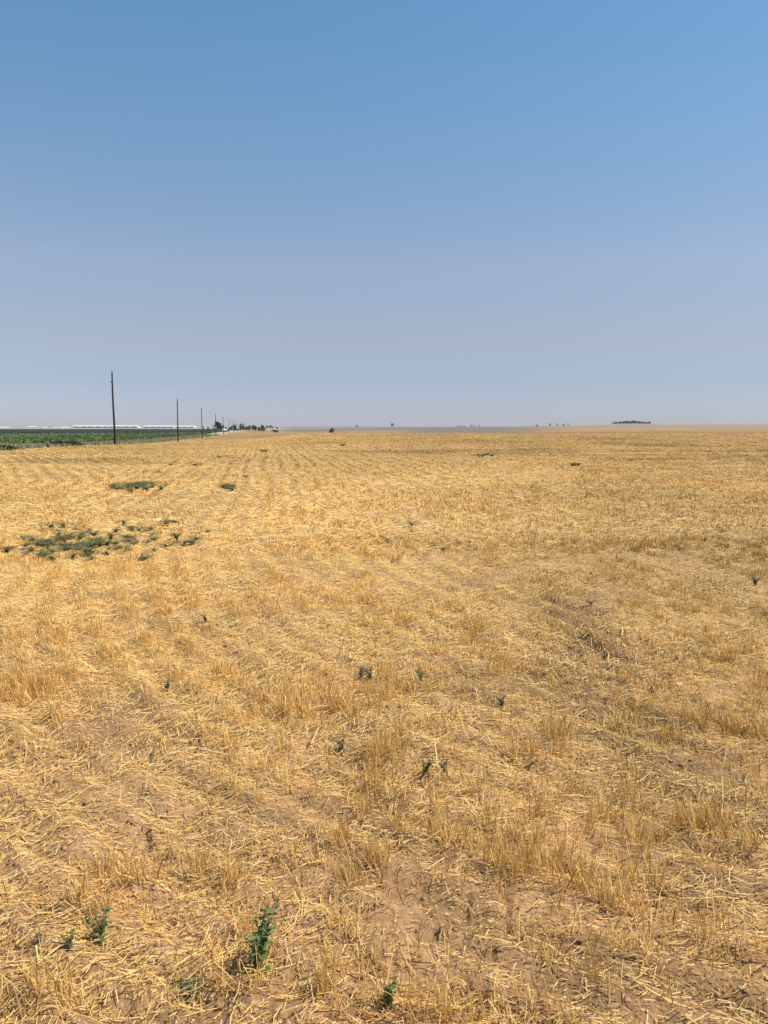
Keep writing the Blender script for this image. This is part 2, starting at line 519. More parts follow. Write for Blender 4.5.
def standing(n, y0, y1, power, w0, wk, segs):
    X, Y, area = sample_xy(n, y0, y1, power)
    c = cover(X, Y)
    hf = vnoise(X / .055, Y / .055, 101) * .6 + vnoise(X / .13, Y / .13, 103) * .4
    near = 1 - ss(9, 18, Y)
    acc = c * (1 - near + near * ss(.38, .62, hf) * 1.7)
    hm = fbm(X / .20, Y / .34, 113, 2)
    acc = acc * (1 - .30 * ss(3.2, 4.5, Y) * (1 - ss(10, 16, Y)))
    acc = acc * (1 - .8 * near * 0 - .75 * (1 - near) * (1 - ss(60, 110, Y)) * (1 - ss(.40, .56, hm)))
    acc = np.where(Y < 14, acc * (.35 + .75 * ss(.38, .54, hm)), acc)
    keep = (rng.random(n) < acc) & in_field(X, Y)
    X = X[keep]; Y = Y[keep]; c = c[keep]; n = len(X)
    d = np.sqrt(X * X + Y * Y)
    z = H(X, Y) - .012
    hgt = (.04 + .085 * rng.random(n) ** .8) * (.65 + .5 * np.clip(c, 0, 1)) * (.8 + .4 * vnoise(X / .6, Y / .6, 105))
    hgt = hgt * (1 - .34 * ss(3.0, 6, d))
    wdt = (w0 + wk * np.maximum(d - 3, 0)) * (.6 + .8 * rng.random(n))
    yaw = rng.random(n) * math.pi
    lean = np.abs(rng.normal(0, .34, n)) + .04
    la = rng.random(n) * 2 * math.pi
    ph = vnoise(X / .8, Y / .8, 107) * 6.28
    lx = np.cos(la) * lean + .10 * np.cos(ph); ly = np.sin(la) * lean + .10 * np.sin(ph)
    wx = np.cos(yaw) * wdt / 2; wy = np.sin(yaw) * wdt / 2
    bend = rng.normal(0, .12, (n, 2))
    lv = []
    for s in range(segs + 1):
        t = s / segs
        cx = X + lx * hgt * t + bend[:, 0] * hgt * t * t
        cy = Y + ly * hgt * t + bend[:, 1] * hgt * t * t
        cz = z + hgt * t * (1 - .1 * t * lean)
        k = 1 - .25 * t
        lv.append(np.stack([cx - wx * k, cy - wy * k, cz], -1)); lv.append(np.stack([cx + wx * k, cy + wy * k, cz], -1))
    Vv = np.stack(lv, 1)
    m = 2 * (segs + 1)
    base = np.arange(n)[:, None] * m
    Qs = np.concatenate([base + np.array([[2 * s, 2 * s + 1, 2 * s + 3, 2 * s + 2]]) for s in range(segs)], 0)
    col = straw_cols(n, [.33, .27, .17, .11, .06, .06], d) * 1.04
    col = col * tone(X, Y)[:, None] * hue(X, Y)
    return Vv.reshape(-1, 3), Qs, np.repeat(col, m, 0)

def lying(n, y0, y1, power, w0, wk, segs, lmin, lmax, zup=.03, use=litter, pal=(.30, .18, .27, .07, .07, .11)):
    X, Y, area = sample_xy(n, y0, y1, power)
    keep = (rng.random(n) < use(X, Y)) & in_field(X, Y)
    X = X[keep]; Y = Y[keep]; n = len(X)
    d = np.sqrt(X * X + Y * Y)
    L = lmin + (lmax - lmin) * rng.random(n) ** 2.5
    L = L * (1 + .02 * np.maximum(d - 10, 0))
    wdt = (w0 + wk * np.maximum(d - 3, 0)) * (.6 + .8 * rng.random(n))
    ori = .25 + (fbm(X / .8, Y / .8, 111, 2) - .5) * 3.0 + rng.normal(0, .75, n)
    bend = rng.normal(0, .4, n)
    z0 = rng.random(n) ** 1.5 * zup + .006
    tilt = rng.normal(0, .12, n)
    px_, py_ = [X], [Y]
    lv = []
    cx = X - np.cos(ori) * L / 2; cy = Y - np.sin(ori) * L / 2
    for s in range(segs + 1):
        t = s / segs
        hz = H(cx, cy) + z0 + np.maximum(tilt * L * (t - .5), -z0 * .8)
        th = ori + bend * (t - .5)
        roll = .35
        wx = -np.sin(th) * wdt / 2; wy = np.cos(th) * wdt / 2
        lv.append(np.stack([cx - wx, cy - wy, hz - wdt * roll / 2], -1)); lv.append(np.stack([cx + wx, cy + wy, hz + wdt * roll / 2], -1))
        cx = cx + np.cos(th) * L / segs; cy = cy + np.sin(th) * L / segs
    Vv = np.stack(lv, 1)
    m = 2 * (segs + 1)
    base = np.arange(n)[:, None] * m
    Qs = np.concatenate([base + np.array([[2 * s, 2 * s + 1, 2 * s + 3, 2 * s + 2]]) for s in range(segs)], 0)
    col = straw_cols(n, list(pal), d) * tone(X, Y)[:, None] * hue(X, Y)
    return Vv.reshape(-1, 3), Qs, np.repeat(col, m, 0)

def merge(parts):
    vs, qs, cs = [], [], []; o = 0
    for v, q, c in parts:
        vs.append(v); qs.append(q + o); cs.append(c); o += len(v)
    return np.concatenate(vs), np.concatenate(qs), np.concatenate(cs)

v, q, c = merge([standing(900000, 1.1, 11, 1.2, .0031, .0002, 2), standing(1050000, 9, 215, 1.55, .0050, .00085, 1)])
print('stubble', len(q))
props(link('stubble', np_mesh('stubble', v, q, M_STRAW, c)), 'cut golden wheat stubble standing in uneven rows', 'stubble', None, 'stuff')
v, q, c = merge([lying(290000, 1.1, 12, .9, .0024, .0003, 2, .02, .12), lying(3500, 1.1, 14, .9, .0040, .0003, 3, .12, .30, .04),
                 lying(380000, 10, 200, 1.6, .005, .0008, 1, .05, .2),
                 lying(520000, 1.1, 9, .9, .0022, .0002, 1, .008, .035, .012, lambda X, Y: (.25 + .75 * litter(X, Y)) * (1 - .1 * bare(X, Y)))])
print('straw', len(q))
props(link('loose_straw', np_mesh('loose_straw', v, q, M_STRAW, c)), 'loose pale straw and chaff lying on the brown soil', 'straw', None, 'stuff')

# soil clods
def clods(n):
    X, Y, _ = sample_xy(n, 1.2, 16, .8)
    keep = rng.random(n) < (.12 + .88 * bare(X, Y) + .3 * (1 - np.clip(cover(X, Y), 0, 1)))
    X = X[keep]; Y = Y[keep]; n = len(X)
    ico = np.array([(0, 0, 1), (.89, 0, .45), (.28, .85, .45), (-.72, .53, .45), (-.72, -.53, .45), (.28, -.85, .45),
                    (.72, .53, -.45), (-.28, .85, -.45), (-.89, 0, -.45), (-.28, -.85, -.45), (.72, -.53, -.45), (0, 0, -1)])
    fc = np.array([(0, 1, 2), (0, 2, 3), (0, 3, 4), (0, 4, 5), (0, 5, 1), (1, 6, 2), (2, 7, 3), (3, 8, 4), (4, 9, 5), (5, 10, 1),
                   (6, 7, 2), (7, 8, 3), (8, 9, 4), (9, 10, 5), (10, 6, 1), (11, 7, 6), (11, 8, 7), (11, 9, 8), (11, 10, 9), (11, 6, 10)])
    r = .0025 + .0085 * rng.random(n) ** 4
    P = ico[None] * (1 + .95 * (rng.random((n, 12, 1)) - .5)) * r[:, None, None] * np.stack([1 + .5 * rng.random(n), 1 + .3 * rng.random(n), .45 + .2 * rng.random(n)], -1)[:, None, :]
    th = rng.random(n) * 6.28
    c_, s_ = np.cos(th)[:, None], np.sin(th)[:, None]
    P = np.stack([P[..., 0] * c_ - P[..., 1] * s_, P[..., 0] * s_ + P[..., 1] * c_, P[..., 2]], -1)
    P = P + np.stack([X, Y, H(X, Y) + r * .2], -1)[:, None, :]
    return P.reshape(-1, 3), (np.arange(n)[:, None, None] * 12 + fc[None]).reshape(-1, 3)
v, q = clods(80000)
print('clods', len(q))
props(link('soil_clods', np_mesh('soil_clods', v, q, M_CLOD, None, False)), 'small crumbs and clods of dry brown soil', 'soil', None, 'stuff')

# ------------------------------------------------------------------ green crop beyond the pole line
def crop():
    an = np.radians(np.arange(-75, -7.5, .2))
    rd = np.exp(np.arange(math.log(30), math.log(1650), .010))
    X, Y = polar(an, rd)
    a = X - VX * Y
    d = np.sqrt(X * X + Y * Y)
    m = ss(32, 34.5, -a) * (1 - ss(1500, 1620, d))
    m = m * (Y > 2)
    hz = H(X, Y, False) - .15 + m * (.62 + .22 * (fbm(X / 1.3, Y / 1.3, 121, 3) - .3))
    V = np.stack([X, Y, hz], -1).reshape(-1, 3)
    nr, na = X.shape
    I = np.arange(nr * na).reshape(nr, na)
    Q = np.stack([I[:-1, :-1], I[:-1, 1:], I[1:, 1:], I[1:, :-1]], -1).reshape(-1, 4)
    ok = (m.ravel()[Q].max(1) > 0)
    Q = Q[ok]
    used = np.unique(Q); mp = np.full(len(V), -1); mp[used] = np.arange(len(used))
    col = crop_col(X, Y).reshape(-1, 3)
    return V[used], mp[Q], col[used]

def crop_col(X, Y):
    d = np.sqrt(X * X + Y * Y)
    nz = fbm(X / 9, Y / 22, 123, 3)[..., None]
    c = np.array([.12, .155, .05]) * (.6 + .8 * nz)
    lt = (ss(270, 310, d) * (1 - ss(410, 440, d)))[..., None]
    c = c * (1 - lt) + np.array([.14, .17, .085]) * lt
    dk = ss(420, 450, d)[..., None]
    c = c * (1 - dk) + np.array([.020, .034, .015]) * dk
    return c

def crop_leaves(n):
    ys = rng.random(n) ** 1.7
    a = -(31.4 + 200 * rng.random(n) ** 2.6)
    Y = 18 + 420 * ys
    X = a + VX * Y
    k = (X / Y > -.95)
    X, Y = X[k], Y[k]; n = len(X)
    d = np.sqrt(X * X + Y * Y)
    edge = ss(31, 34, -(X - VX * Y) + rng.normal(0, .6, n))
    L = (.14 + .16 * rng.random(n)) * (1 + d / 300)
    cx, cy = X, Y
    cz = H(X, Y, False) + (.08 + .62 * rng.random(n)) * (.35 + .65 * edge)
    d1 = rng.normal(0, 1, (n, 3)); d1 /= np.linalg.norm(d1, axis=1)[:, None]
    d2 = np.cross(d1, rng.normal(0, 1, (n, 3))); d2 /= np.linalg.norm(d2, axis=1)[:, None]
    c = np.stack([cx, cy, cz], -1)
    p = [c - d1 * L[:, None], c - d2 * L[:, None] * .35, c + d1 * L[:, None], c + d2 * L[:, None] * .35]
    V = np.stack(p, 1).reshape(-1, 3)
    Q = np.arange(n * 4).reshape(n, 4)
    col = crop_col(X, Y) * (.6 + .9 * rng.random((n, 1)))
    return V, Q, np.repeat(col, 4, 0)
v, q, c = merge([crop(), crop_leaves(170000)])
props(link('green_crop', np_mesh('green_crop', v, q, M_CROP, c)), 'dark green irrigated crop field beyond the pole line', 'crop', None, 'stuff')

# pale dry grass fringe between stubble and crop
def fringe(n):
    Y = 25 + 330 * rng.random(n) ** 1.5
    a = -(21.0 + 11.0 * rng.random(n))
    X = a + VX * Y
    k = (X / Y > -.95) & (rng.random(n) < .25 + ss(.4, .6, fbm(X / 3, Y / 6, 131, 2)))
    X, Y = X[k], Y[k]; n = len(X)
    d = np.sqrt(X * X + Y * Y)
    h = .12 + .28 * rng.random(n); wd = .012 + .0007 * d
    yaw = rng.random(n) * math.pi; z = H(X, Y, False) - .03
    wx = np.cos(yaw) * wd; wy = np.sin(yaw) * wd
    lx = rng.normal(0, .1, n); ly = rng.normal(0, .1, n)
    V = np.stack([np.stack([X - wx, Y - wy, z], -1), np.stack([X + wx, Y + wy, z], -1),
                  np.stack([X + wx * .5 + lx, Y + wy * .5 + ly, z + h], -1), np.stack([X - wx * .5 + lx, Y - wy * .5 + ly, z + h], -1)], 1).reshape(-1, 3)
    gr = (rng.random((n, 1)) < .3)
    col = np.where(gr, np.array([[.14, .19, .07]]), np.array([[.38, .32, .17]])) * (.7 + .6 * rng.random((n, 1)))
    return V, np.arange(n * 4).reshape(n, 4), np.repeat(col, 4, 0)
v, q, c = fringe(80000)
props(link('dry_grass', np_mesh('dry_grass', v, q, M_STRAW, c)), 'pale dry grass fringe between stubble and green crop', 'grass', None, 'stuff')

# ------------------------------------------------------------------ utility poles
ORD = ['nearest', 'second nearest', 'third nearest', 'fourth nearest', 'fifth nearest', 'sixth nearest', 'seventh nearest', 'eighth nearest',
       'ninth nearest', 'tenth nearest', 'eleventh nearest', 'twelfth nearest', 'thirteenth nearest', 'farthest visible']
def make_pole():
    r = empty('utility_pole', (0, 0, 0), 'x', 'utility pole', 'utility poles in a row along the field edge')
    m = MB(); pts = [(0, 0, -.4)] + [(0.02 * math.sin(i * .9), 0, 8.9 * i / 8) for i in range(9)]
    m.tube(pts, [.145] + [.14 - .058 * i / 8 for i in range(9)], 12)
    link('shaft', m.mesh('shaft', M_POLE, True), r)
    m = MB(); m.tube([(0, 0, 8.88), (0, 0, 9.02)], [.02, .015], 6); m.tube([(0, 0, 9.0), (0, 0, 9.05), (0, 0, 9.09), (0, 0, 9.16)], [.045, .062, .04, .035], 8)
    link('insulator', m.mesh('insulator', M_PORC), r)
    m = MB(); m.box((-.13, 0, 7.62), (.07, .04, .03)); m.tube([(-.19, 0, 7.62), (-.19, 0, 7.70), (-.19, 0, 7.80)], [.05, .06, .035], 8)
    link('bracket', m.mesh('bracket', M_METAL), r)
    return r
pole0 = make_pole()
A_POLE = (ray(114.5, 427)[0] - VX) * 94
lean = [(-.004, .0), (.012, .0), (-.003, 0), (.004, 0), (0, 0), (-.006, 0)]
PYS = [94, 160, 226, 292, 370, 440, 510, 580, 650, 720, 790, 860, 930, 1000]
PXS = [114.3, 177.6, 202, 215.7, 223.3, 229.3, 233.3, 237, 240.5, 243.5, 246, 248.3, 250.3, 252]
for i in range(14):
    Yp = PYS[i]
    Xp = ray(PXS[i], 427)[0] * Yp
    lab = 'dark wooden utility pole, %s of the row along the field edge' % ORD[i]
    if i == 0: lab = 'tallest dark wooden utility pole, nearest of the row, beside the green crop'
    loc = (Xp, Yp, float(H(Xp, Yp)))
    o = pole0 if i == 0 else copy_thing(pole0, loc, lab, 'utility poles in a row along the field edge')
    o.location = loc; o['label'] = lab
    o.rotation_euler = (0, lean[i][0] if i < 6 else random.uniform(-.008, .008), 0)
    o.scale = (1, 1, [1, 1, 1.02, .98, 1.03, 1][i % 6])

# ------------------------------------------------------------------ trees
def tree_mesh(h, wdt, n, seed, lo=.12, leaf=.5):
    r = np.random.default_rng(seed)
    k = 9
    cc = np.stack([r.normal(0, .25, k) * wdt, r.normal(0, .25, k) * wdt, h * (lo + .2 + (.75 - lo) * r.random(k))], -1)
    cr = wdt * (.18 + .2 * r.random(k)) * (1.15 - .5 * cc[:, 2] / h)
    idx = r.integers(0, k, n)
    dv = r.normal(0, 1, (n, 3)); dv /= np.linalg.norm(dv, axis=1)[:, None]
    P = cc[idx] + dv * (cr[idx] * (.55 + .5 * r.random(n)))[:, None] * np.array([1, 1, 1.1])
    P[:, 2] = np.clip(P[:, 2], h * lo * .8, h)
    d1 = r.normal(0, 1, (n, 3)); d1 /= np.linalg.norm(d1, axis=1)[:, None]
    d2 = np.cross(d1, r.normal(0, 1, (n, 3))); d2 /= np.linalg.norm(d2, axis=1)[:, None]
    L = (leaf * (.5 + .6 * r.random(n)))[:, None]
    V = np.stack([P - d1 * L, P - d2 * L * .6, P + d1 * L, P + d2 * L * .6], 1).reshape(-1, 3)
    crown = np_mesh('crown', V, np.arange(n * 4).reshape(n, 4), M_TREE)
    m = MB()
    m.tube([(0, 0, -.3), (.05, 0, h * .3), (0, .05, h * .75)], [h * .03, h * .024, h * .008], 7)
    for j in range(5):
        m.tube([(0, 0, h * (.2 + .08 * j)), tuple(cc[j])], [h * .012, h * .004], 5)
    return crown, m.mesh('trunk', M_TRUNK)
TREES = [tree_mesh(7, 7, 700, 1), tree_mesh(7, 6, 650, 2), tree_mesh(8, 9, 800, 3), tree_mesh(7, 3.6, 600, 4, .06), tree_mesh(3, 4.5, 420, 5, .05, .35)]
def tree(px, Yd, h, kind, label, group=None, wide=1, name='tree'):
    p = ground_at(px, 0, Yd)
    base = (7, 7, 8, 7, 3)[kind]
    s = h / base
    o = empty(name, tuple(p), label, 'bush' if name == 'bush' else 'tree', group, random.random() * 6.28, (s * wide, s * wide, s))
    link('crown', TREES[kind][0], o); link('trunk', TREES[kind][1], o)
    return o

tree(216.8, 640, 8.2, 0, 'dark round-crowned tree at left end of the farmstead trees, behind the fourth pole', None, .8)
tree(220.6, 655, 7.0, 1, 'broad dark tree just right of the round-crowned tree, beside a white shed', None, .85)
GB = 'dark trees of the farmstead belt behind the distant poles'
LB = 'dark tree in the irregular farmstead belt between the poles and the tall narrow tree'
for (px, Yd, h, k, wd) in [(231, 760, 4.0, 1, 1), (234.5, 780, 4.6, 0, 1), (240, 800, 6.4, 2, .8), (243, 830, 4.6, 1, 1), (246.5, 820, 3.8, 0, 1.1), (249.5, 850, 5.2, 2, .8),
                       (252.5, 870, 4.8, 1, .9), (255.5, 860, 5.0, 0, .9), (258.5, 890, 4.6, 2, .8), (247.5, 900, 4.4, 1, .9), (254, 905, 6, 0, .8), (225.5, 720, 3.0, 1, 1)]:
    tree(px, Yd, h * 1.12, k, LB, GB, wd)
tree(261.5, 880, 8.2, 3, 'tall narrow dark tree at right end of the farmstead belt', None, 1.1)
tree(263.6, 890, 4.6, 1, 'small dark tree against the foot of the tall narrow tree')
for i, (px, Yd, h) in enumerate([(267, 1900, 8), (270, 2000, 9), (272.5, 1950, 7), (277, 1850, 6)]):
    tree(px, Yd, h, i % 3, 'hazy far tree right of the tall narrow tree', 'hazy far trees right of the farmstead belt')
for px in (274, 276.2):
    tree(px, 1000, 3.4, 4, 'low dark shrubby tree right of the farmstead belt, on the field edge', 'low shrubby trees right of the belt', 1.1)
tree(208.5, 900, 2.6, 4, 'small dark bush in front of the white tanks')
tree(331.3, 760, 8.2, 3, 'lone dark upright tree standing clear beyond the golden field', None, .95)
tree(392.3, 3300, 15, 0, 'single small round tree on the skyline, right of the lone upright tree', None, 1.2)
tree(357, 3300, 8, 4, 'tiny low bush on the skyline between the lone upright tree and the round one')
for (px, h) in [(458, 9), (461, 7), (464.5, 8)]:
    tree(px, 3200, h * .7, 4, 'pale small tree in the left cluster on the middle skyline', 'left cluster of skyline trees', .8)
for (px, h) in [(471.5, 12), (475, 9), (479, 10)]:
    tree(px, 3100, h * .75, 0, 'small dark tree in the middle cluster on the skyline, right of the pale cluster', 'middle cluster of skyline trees')
for i, (px, h, lb) in enumerate([(537, 8, 'leftmost tiny tree of the five spread out along the right skyline'), (550, 13, 'narrow dark tree, second of the five spread along the right skyline'),
                             (557, 11, 'broad dark tree, third of the five spread along the right skyline'), (563.5, 7, 'small low tree, fourth of the five spread along the right skyline'),
                             (568, 12, 'upright tree, last of the five spread along the right skyline')]):
    tree(px, 2600, h * .75, (4, 3, 0, 4, 3)[i], lb, 'trees spread along the right skyline')
for i in range(22):
    px = 613.5 + 35.5 * i / 21 + random.uniform(-.4, .4)
    tree(px, 2450 + random.uniform(-20, 40), 8.5 + 4 * math.exp(-((px - 631) / 9) ** 2) * random.uniform(.8, 1.1) + random.uniform(-1, 1.2), i % 3,
         'dark tree in the long shelterbelt on the right skyline', 'trees of the long shelterbelt on the right skyline', random.uniform(.8, 1.1))

# ------------------------------------------------------------------ far buildings
def gable(w_, d_, h, ridge, z0=0):
    m = MB(); hw, hd = w_ / 2, d_ / 2
    m.quad((-hw, -hd, z0), (hw, -hd, z0), (hw, -hd, h), (-hw, -hd, h))
    m.quad((hw, hd, z0), (-hw, hd, z0), (-hw, hd, h), (hw, hd, h))
    for s in (-1, 1):
        n = len(m.v)
        m.v += [(s * hw, -hd * s, z0), (s * hw, hd * s, z0), (s * hw, hd * s, h), (s * hw, 0, ridge), (s * hw, -hd * s, h)]
        m.f.append((n, n + 1, n + 2, n + 3, n + 4))
    return m
def roofm(w_, d_, h, ridge, t=.25, ov=.6):
    m = MB(); hw, hd = w_ / 2 + ov, d_ / 2 + ov
    sl_ = (ridge - h) / (d_ / 2); e = h - sl_ * ov
    prof_ = [(-hd, e + .02), (0, ridge + .02), (hd, e + .02), (hd, e + t), (0, ridge + t), (-hd, e + t)]
    n = len(m.v)
    for x in (-hw, hw):
        for (y, z) in prof_: m.v.append((x, y, z))
    for k in range(6):
        k2 = (k + 1) % 6
        m.f.append((n + k, n + k2, n + 6 + k2, n + 6 + k))
    m.f.append((n + 0, n + 5, n + 4, n + 1)); m.f.append((n + 1, n + 4, n + 3, n + 2))
    m.f.append((n + 6, n + 7, n + 10, n + 11)); m.f.append((n + 7, n + 8, n + 9, n + 10))
    return m
def barn(px, Yd, wpx, h, ridge, dep, label, wall=M_WALL, roof=M_WHITE, cat='shed', name='long_shed', bays=0, group=None, lift=0):
    p = ground_at(px, 0, Yd)
    W = wpx / F * Yd
    o = empty(name, (p[0], p[1], p[2] + lift), label, cat, group)
    link('wall', gable(W, dep, h, ridge, -3).mesh('wall', wall), o)
    link('roof', roofm(W, dep, h, ridge).mesh('roof', roof), o)
    for i in range(bays):
        m = MB(); x = -W / 2 + W * (i + .5) / bays
        m.box((x, -dep / 2 - .06, h * .42), (W / bays * .28, .05, h * .40))
        link('door', m.mesh('door', M_DARK), o)
    return o
def z_for(py, Yd): return EYE + ray(384, py)[1] * Yd
def barn_at(px, Yd, wpx, ytop, ybot, *a, **k):
    p = ground_at(px, 0, Yd)
    lift = z_for(ybot, Yd) - p[2]
    hh = (ybot - ytop) / F * Yd * .85
    return barn(px, Yd, wpx, hh * .45, hh, *a, lift=min(lift, 1.5), **k)
# low rise that carries the long sheds is part of the terrain profile
barn_at(107, 2900, 64, 424.8, 427.3, 40, 'very long low white-roofed cattle shed behind the nearest pole', bays=9)
barn_at(160, 2850, 30, 425.0, 427.4, 40, 'long white-roofed shed left of the second pole', bays=5)
barn_at(186, 2800, 19, 425.4, 427.6, 40, 'shorter white-roofed shed just right of the second pole', bays=3)
barn_at(172, 1750, 8, 429.2, 431.0, 14, 'small bright white shed at the far edge of the crop, left of the second pole', bays=2, name='shed')
barn_at(184, 1750, 8, 429.3, 430.9, 14, 'small bright white shed at the far edge of the crop, right of the second pole', bays=2, name='shed')
barn_at(4, 3100, 11, 426.6, 428.2, 25, 'pale low shed at the left edge of the skyline', name='shed')
barn_at(33, 3200, 9, 426.0, 428.0, 25, 'pale shed with a darker wall on the left skyline, second from the edge', wall=M_TAN, name='shed')
barn_at(45, 3200, 5, 426.6, 428.0, 20, 'small pale shed on the left skyline, third from the edge', name='shed')
barn_at(56, 3200, 5, 427.0, 428.3, 20, 'tiny pale shed on the left skyline, fourth from the edge', name='shed')
barn_at(66, 3200, 9, 426.6, 428.2, 25, 'low grey-walled shed left of the very long shed', wall=M_TAN, name='shed')
barn_at(225.0, 690, 3.0, 428.8, 431.0, 5, 'small white farmhouse among the dark trees', bays=2, name='farmhouse', cat='house')
barn_at(231.5, 700, 3.2, 430.6, 432.4, 5, 'low white outbuilding under the belt trees, right of the farmhouse', bays=1, name='shed')
barn_at(675, 2500, 4, 423.2, 425.0, 6, 'tiny pale farm building alone on the right skyline', bays=1, name='farmhouse', cat='house', wall=M_TAN, roof=M_TAN)
def tank(px, Yd, wpx, ytop, ybot, label):
    p = ground_at(px, 0, Yd); r = wpx / F * Yd / 2
    zt = z_for(ytop, Yd) - p[2]
    o = empty('storage_tank', tuple(p), label, 'tank')
    m = MB(); m.tube([(0, 0, -1), (0, 0, zt - r * .5)], [r, r], 20); link('wall', m.mesh('wall', M_WHITE), o)
    m = MB(); m.tube([(0, 0, zt - r * .5), (0, 0, zt - r * .25), (0, 0, zt)], [r * 1.02, r * .6, r * .1], 20); link('roof', m.mesh('roof', M_WHITE), o)
tank(204.4, 1500, 3.0, 425.4, 429, 'white cylindrical tank, left one of the pair beyond the third pole')
tank(208.8, 1500, 2.6, 425.4, 429, 'white cylindrical tank, right one of the pair beyond the third pole')

# ------------------------------------------------------------------ weeds
def weed_mesh(h, r, stems, leaves, leaf, seed, upright=.8, mat=M_WEED):
    rr = random.Random(seed); ms = MB(); ml = MB()
    for s in range(stems):
        a = rr.random() * 6.28; t = rr.uniform(.1, 1) * r
        hh = h * rr.uniform(.6, 1)
        pts = [(0, 0, -.02)]
        for k in range(1, 5):
            f = k / 4
            pts.append((math.cos(a) * t * f ** (1 + upright) + rr.uniform(-1, 1) * .006, math.sin(a) * t * f ** (1 + upright) + rr.uniform(-1, 1) * .006, hh * f ** (.8 if upright > .5 else .6)))
        ms.tube(pts, [.0035, .003, .0026, .002, .0012], 5)
        for j in range(leaves):
            f = (j + rr.random()) / leaves; k = min(int(f * 4), 3); g = f * 4 - k
            P = Vector(pts[k]).lerp(Vector(pts[k + 1]), g)
            la = rr.random() * 6.28; el = rr.uniform(-.1, .9)
            dr = Vector((math.cos(la) * math.cos(el), math.sin(la) * math.cos(el), math.sin(el)))
            L = leaf * rr.uniform(.6, 1.2) * (1.2 - .6 * f)
            sd_ = dr.cross(Vector((rr.uniform(-.4, .4), rr.uniform(-.4, .4), 1))).normalized() * L * .24
            mid = P + dr * L * .5 + Vector((0, 0, .04 * L)); tip = P + dr * L + Vector((0, 0, -.22 * L))
            b = len(ml.v)
            q1 = P + dr * L * .22
            ml.v += [tuple(P), tuple(q1 - sd_ * .8), tuple(mid - sd_), tuple(tip), tuple(mid + sd_), tuple(q1 + sd_ * .8), tuple(mid - Vector((0, 0, .1 * L)))]
            ml.f += [(b, b + 1, b + 2, b + 6), (b + 6, b + 2, b + 3), (b + 6, b + 3, b + 4), (b, b + 6, b + 4, b + 5)]
    return ml.mesh('leaves', mat), ms.mesh('stem', M_WSTEM)
WK = {
    'tall': weed_mesh(.24, .085, 6, 20, .038, 1, .9, M_WEED),
    'sprig': weed_mesh(.12, .05, 5, 12, .026, 2, .8, M_WEED),
    'grey': weed_mesh(.17, .22, 22, 14, .034, 3, .3, M_WEEDG),
    'grey2': weed_mesh(.20, .20, 20, 14, .032, 4, .4, M_WEEDG),
    'dark': weed_mesh(.14, .16, 18, 10, .028, 5, .3, M_WEEDD),
    'dsprig': weed_mesh(.10, .05, 7, 8, .022, 6, .6, M_WEEDD),
}
def weed(kind, pos, s, label, group=None):
    o = empty('weed', tuple(pos), label, 'weed', group, random.random() * 6.28, s)
    link('leaves', WK[kind][0], o); link('stem', WK[kind][1], o)
    return o
def weed_px(kind, px, py, s, label, group=None):
    return weed(kind, ground_at(px, py), s, label, group)

weed_px('tall', 260, 972, .95, 'bright green leafy weed, the largest near one, standing on bare soil at the bottom')
weed_px('sprig', 101, 945, 1.2, 'upright dark green weed left of the largest near weed')
weed_px('sprig', 70, 950, .65, 'tiny green sprig at lower left, beside the upright dark green weed')
weed_px('sprig', 386, 1008, .95, 'small grey-green weed at the bottom edge, right of the pale clump')
weed_px('grey', 192, 990, (.4, .4, .22), 'flat grey-green weed half buried in straw at the bottom')
weed_px('dsprig', 40, 942, .45, 'small brownish weed tuft at the lower left edge')
weed_px('dsprig', 362, 680, 1.0, 'dark weed sprig, left of the close pair on the pale straw patch')
weed_px('dsprig', 371, 681, 1.1, 'dark weed sprig, right of the close pair on the pale straw patch')
weed_px('sprig', 422, 685, 1.1, 'grey-green sprig right of the pair on the pale straw patch')
weed_px('dsprig', 343, 752, .9, 'single dark weed tuft below the pale straw patch')
weed_px('dsprig', 424, 776, 1.0, 'dark weed tuft, left of the close pair in the middle foreground')
weed_px('dsprig', 446, 775, .9, 'dark weed tuft, right of the close pair in the middle foreground')
weed_px('sprig', 168, 694, 1.0, 'green sprig standing alone in the left middle foreground')
weed_px('dsprig', 206, 622, .9, 'small dark sprig alone, above the green sprig on the left')
weed_px('grey2', 755, 586, .7, 'grey-green weed at the right edge of the field')
weed_px('dark', 412, 527, .8, 'dark low weed in the middle of the field')
weed_px('dark', 358, 541, .6, 'dark low weed left of the middle one, in the furrows')
weed_px('dsprig', 503, 708, .9, 'small dark tuft beside the tall middle stubble')
weed_px('dark', 591, 606, .45, 'dark little weed on the bare brown soil patch')
weed_px('dark', 530, 768, .3, 'tiny dark weed right of the middle foreground pair')
# the large patch and the smaller ones on the left
def wpatch(cx, cy, wx, wy, n, label, group, smin=.7, smax=1.2, dark=.2):
    for i in range(n):
        px = cx + random.gauss(0, .5) * wx; py = cy + random.gauss(0, .45) * wy
        py = max(py, 436)
        kind = 'dark' if random.random() < dark else random.choice(['grey', 'grey2'])
        k_ = random.uniform(smin, smax)
        lab_ = label
        if kind == 'dark':
            lab_ = label.replace('low grey-green', 'withered brown').replace('dull green', 'withered brown').replace('grey-green', 'withered brown').replace('green weed', 'withered brown weed')
        weed(kind, ground_at(px, py), (k_ * 1.15, k_ * 1.15, k_ * .7), lab_, group)
wpatch(98, 545, 62, 18, 74, 'low grey-green weed in the large patch on the left of the field', 'weeds of the large patch on the left', .45, .95, .4)
wpatch(60, 546, 66, 12, 40, 'low grey-green weed in the large patch on the left of the field', 'weeds of the large patch on the left', .5, .9, .4)
wpatch(130, 531, 40, 8, 16, 'low grey-green weed in the large patch on the left of the field', 'weeds of the large patch on the left', .35, .7, .4)
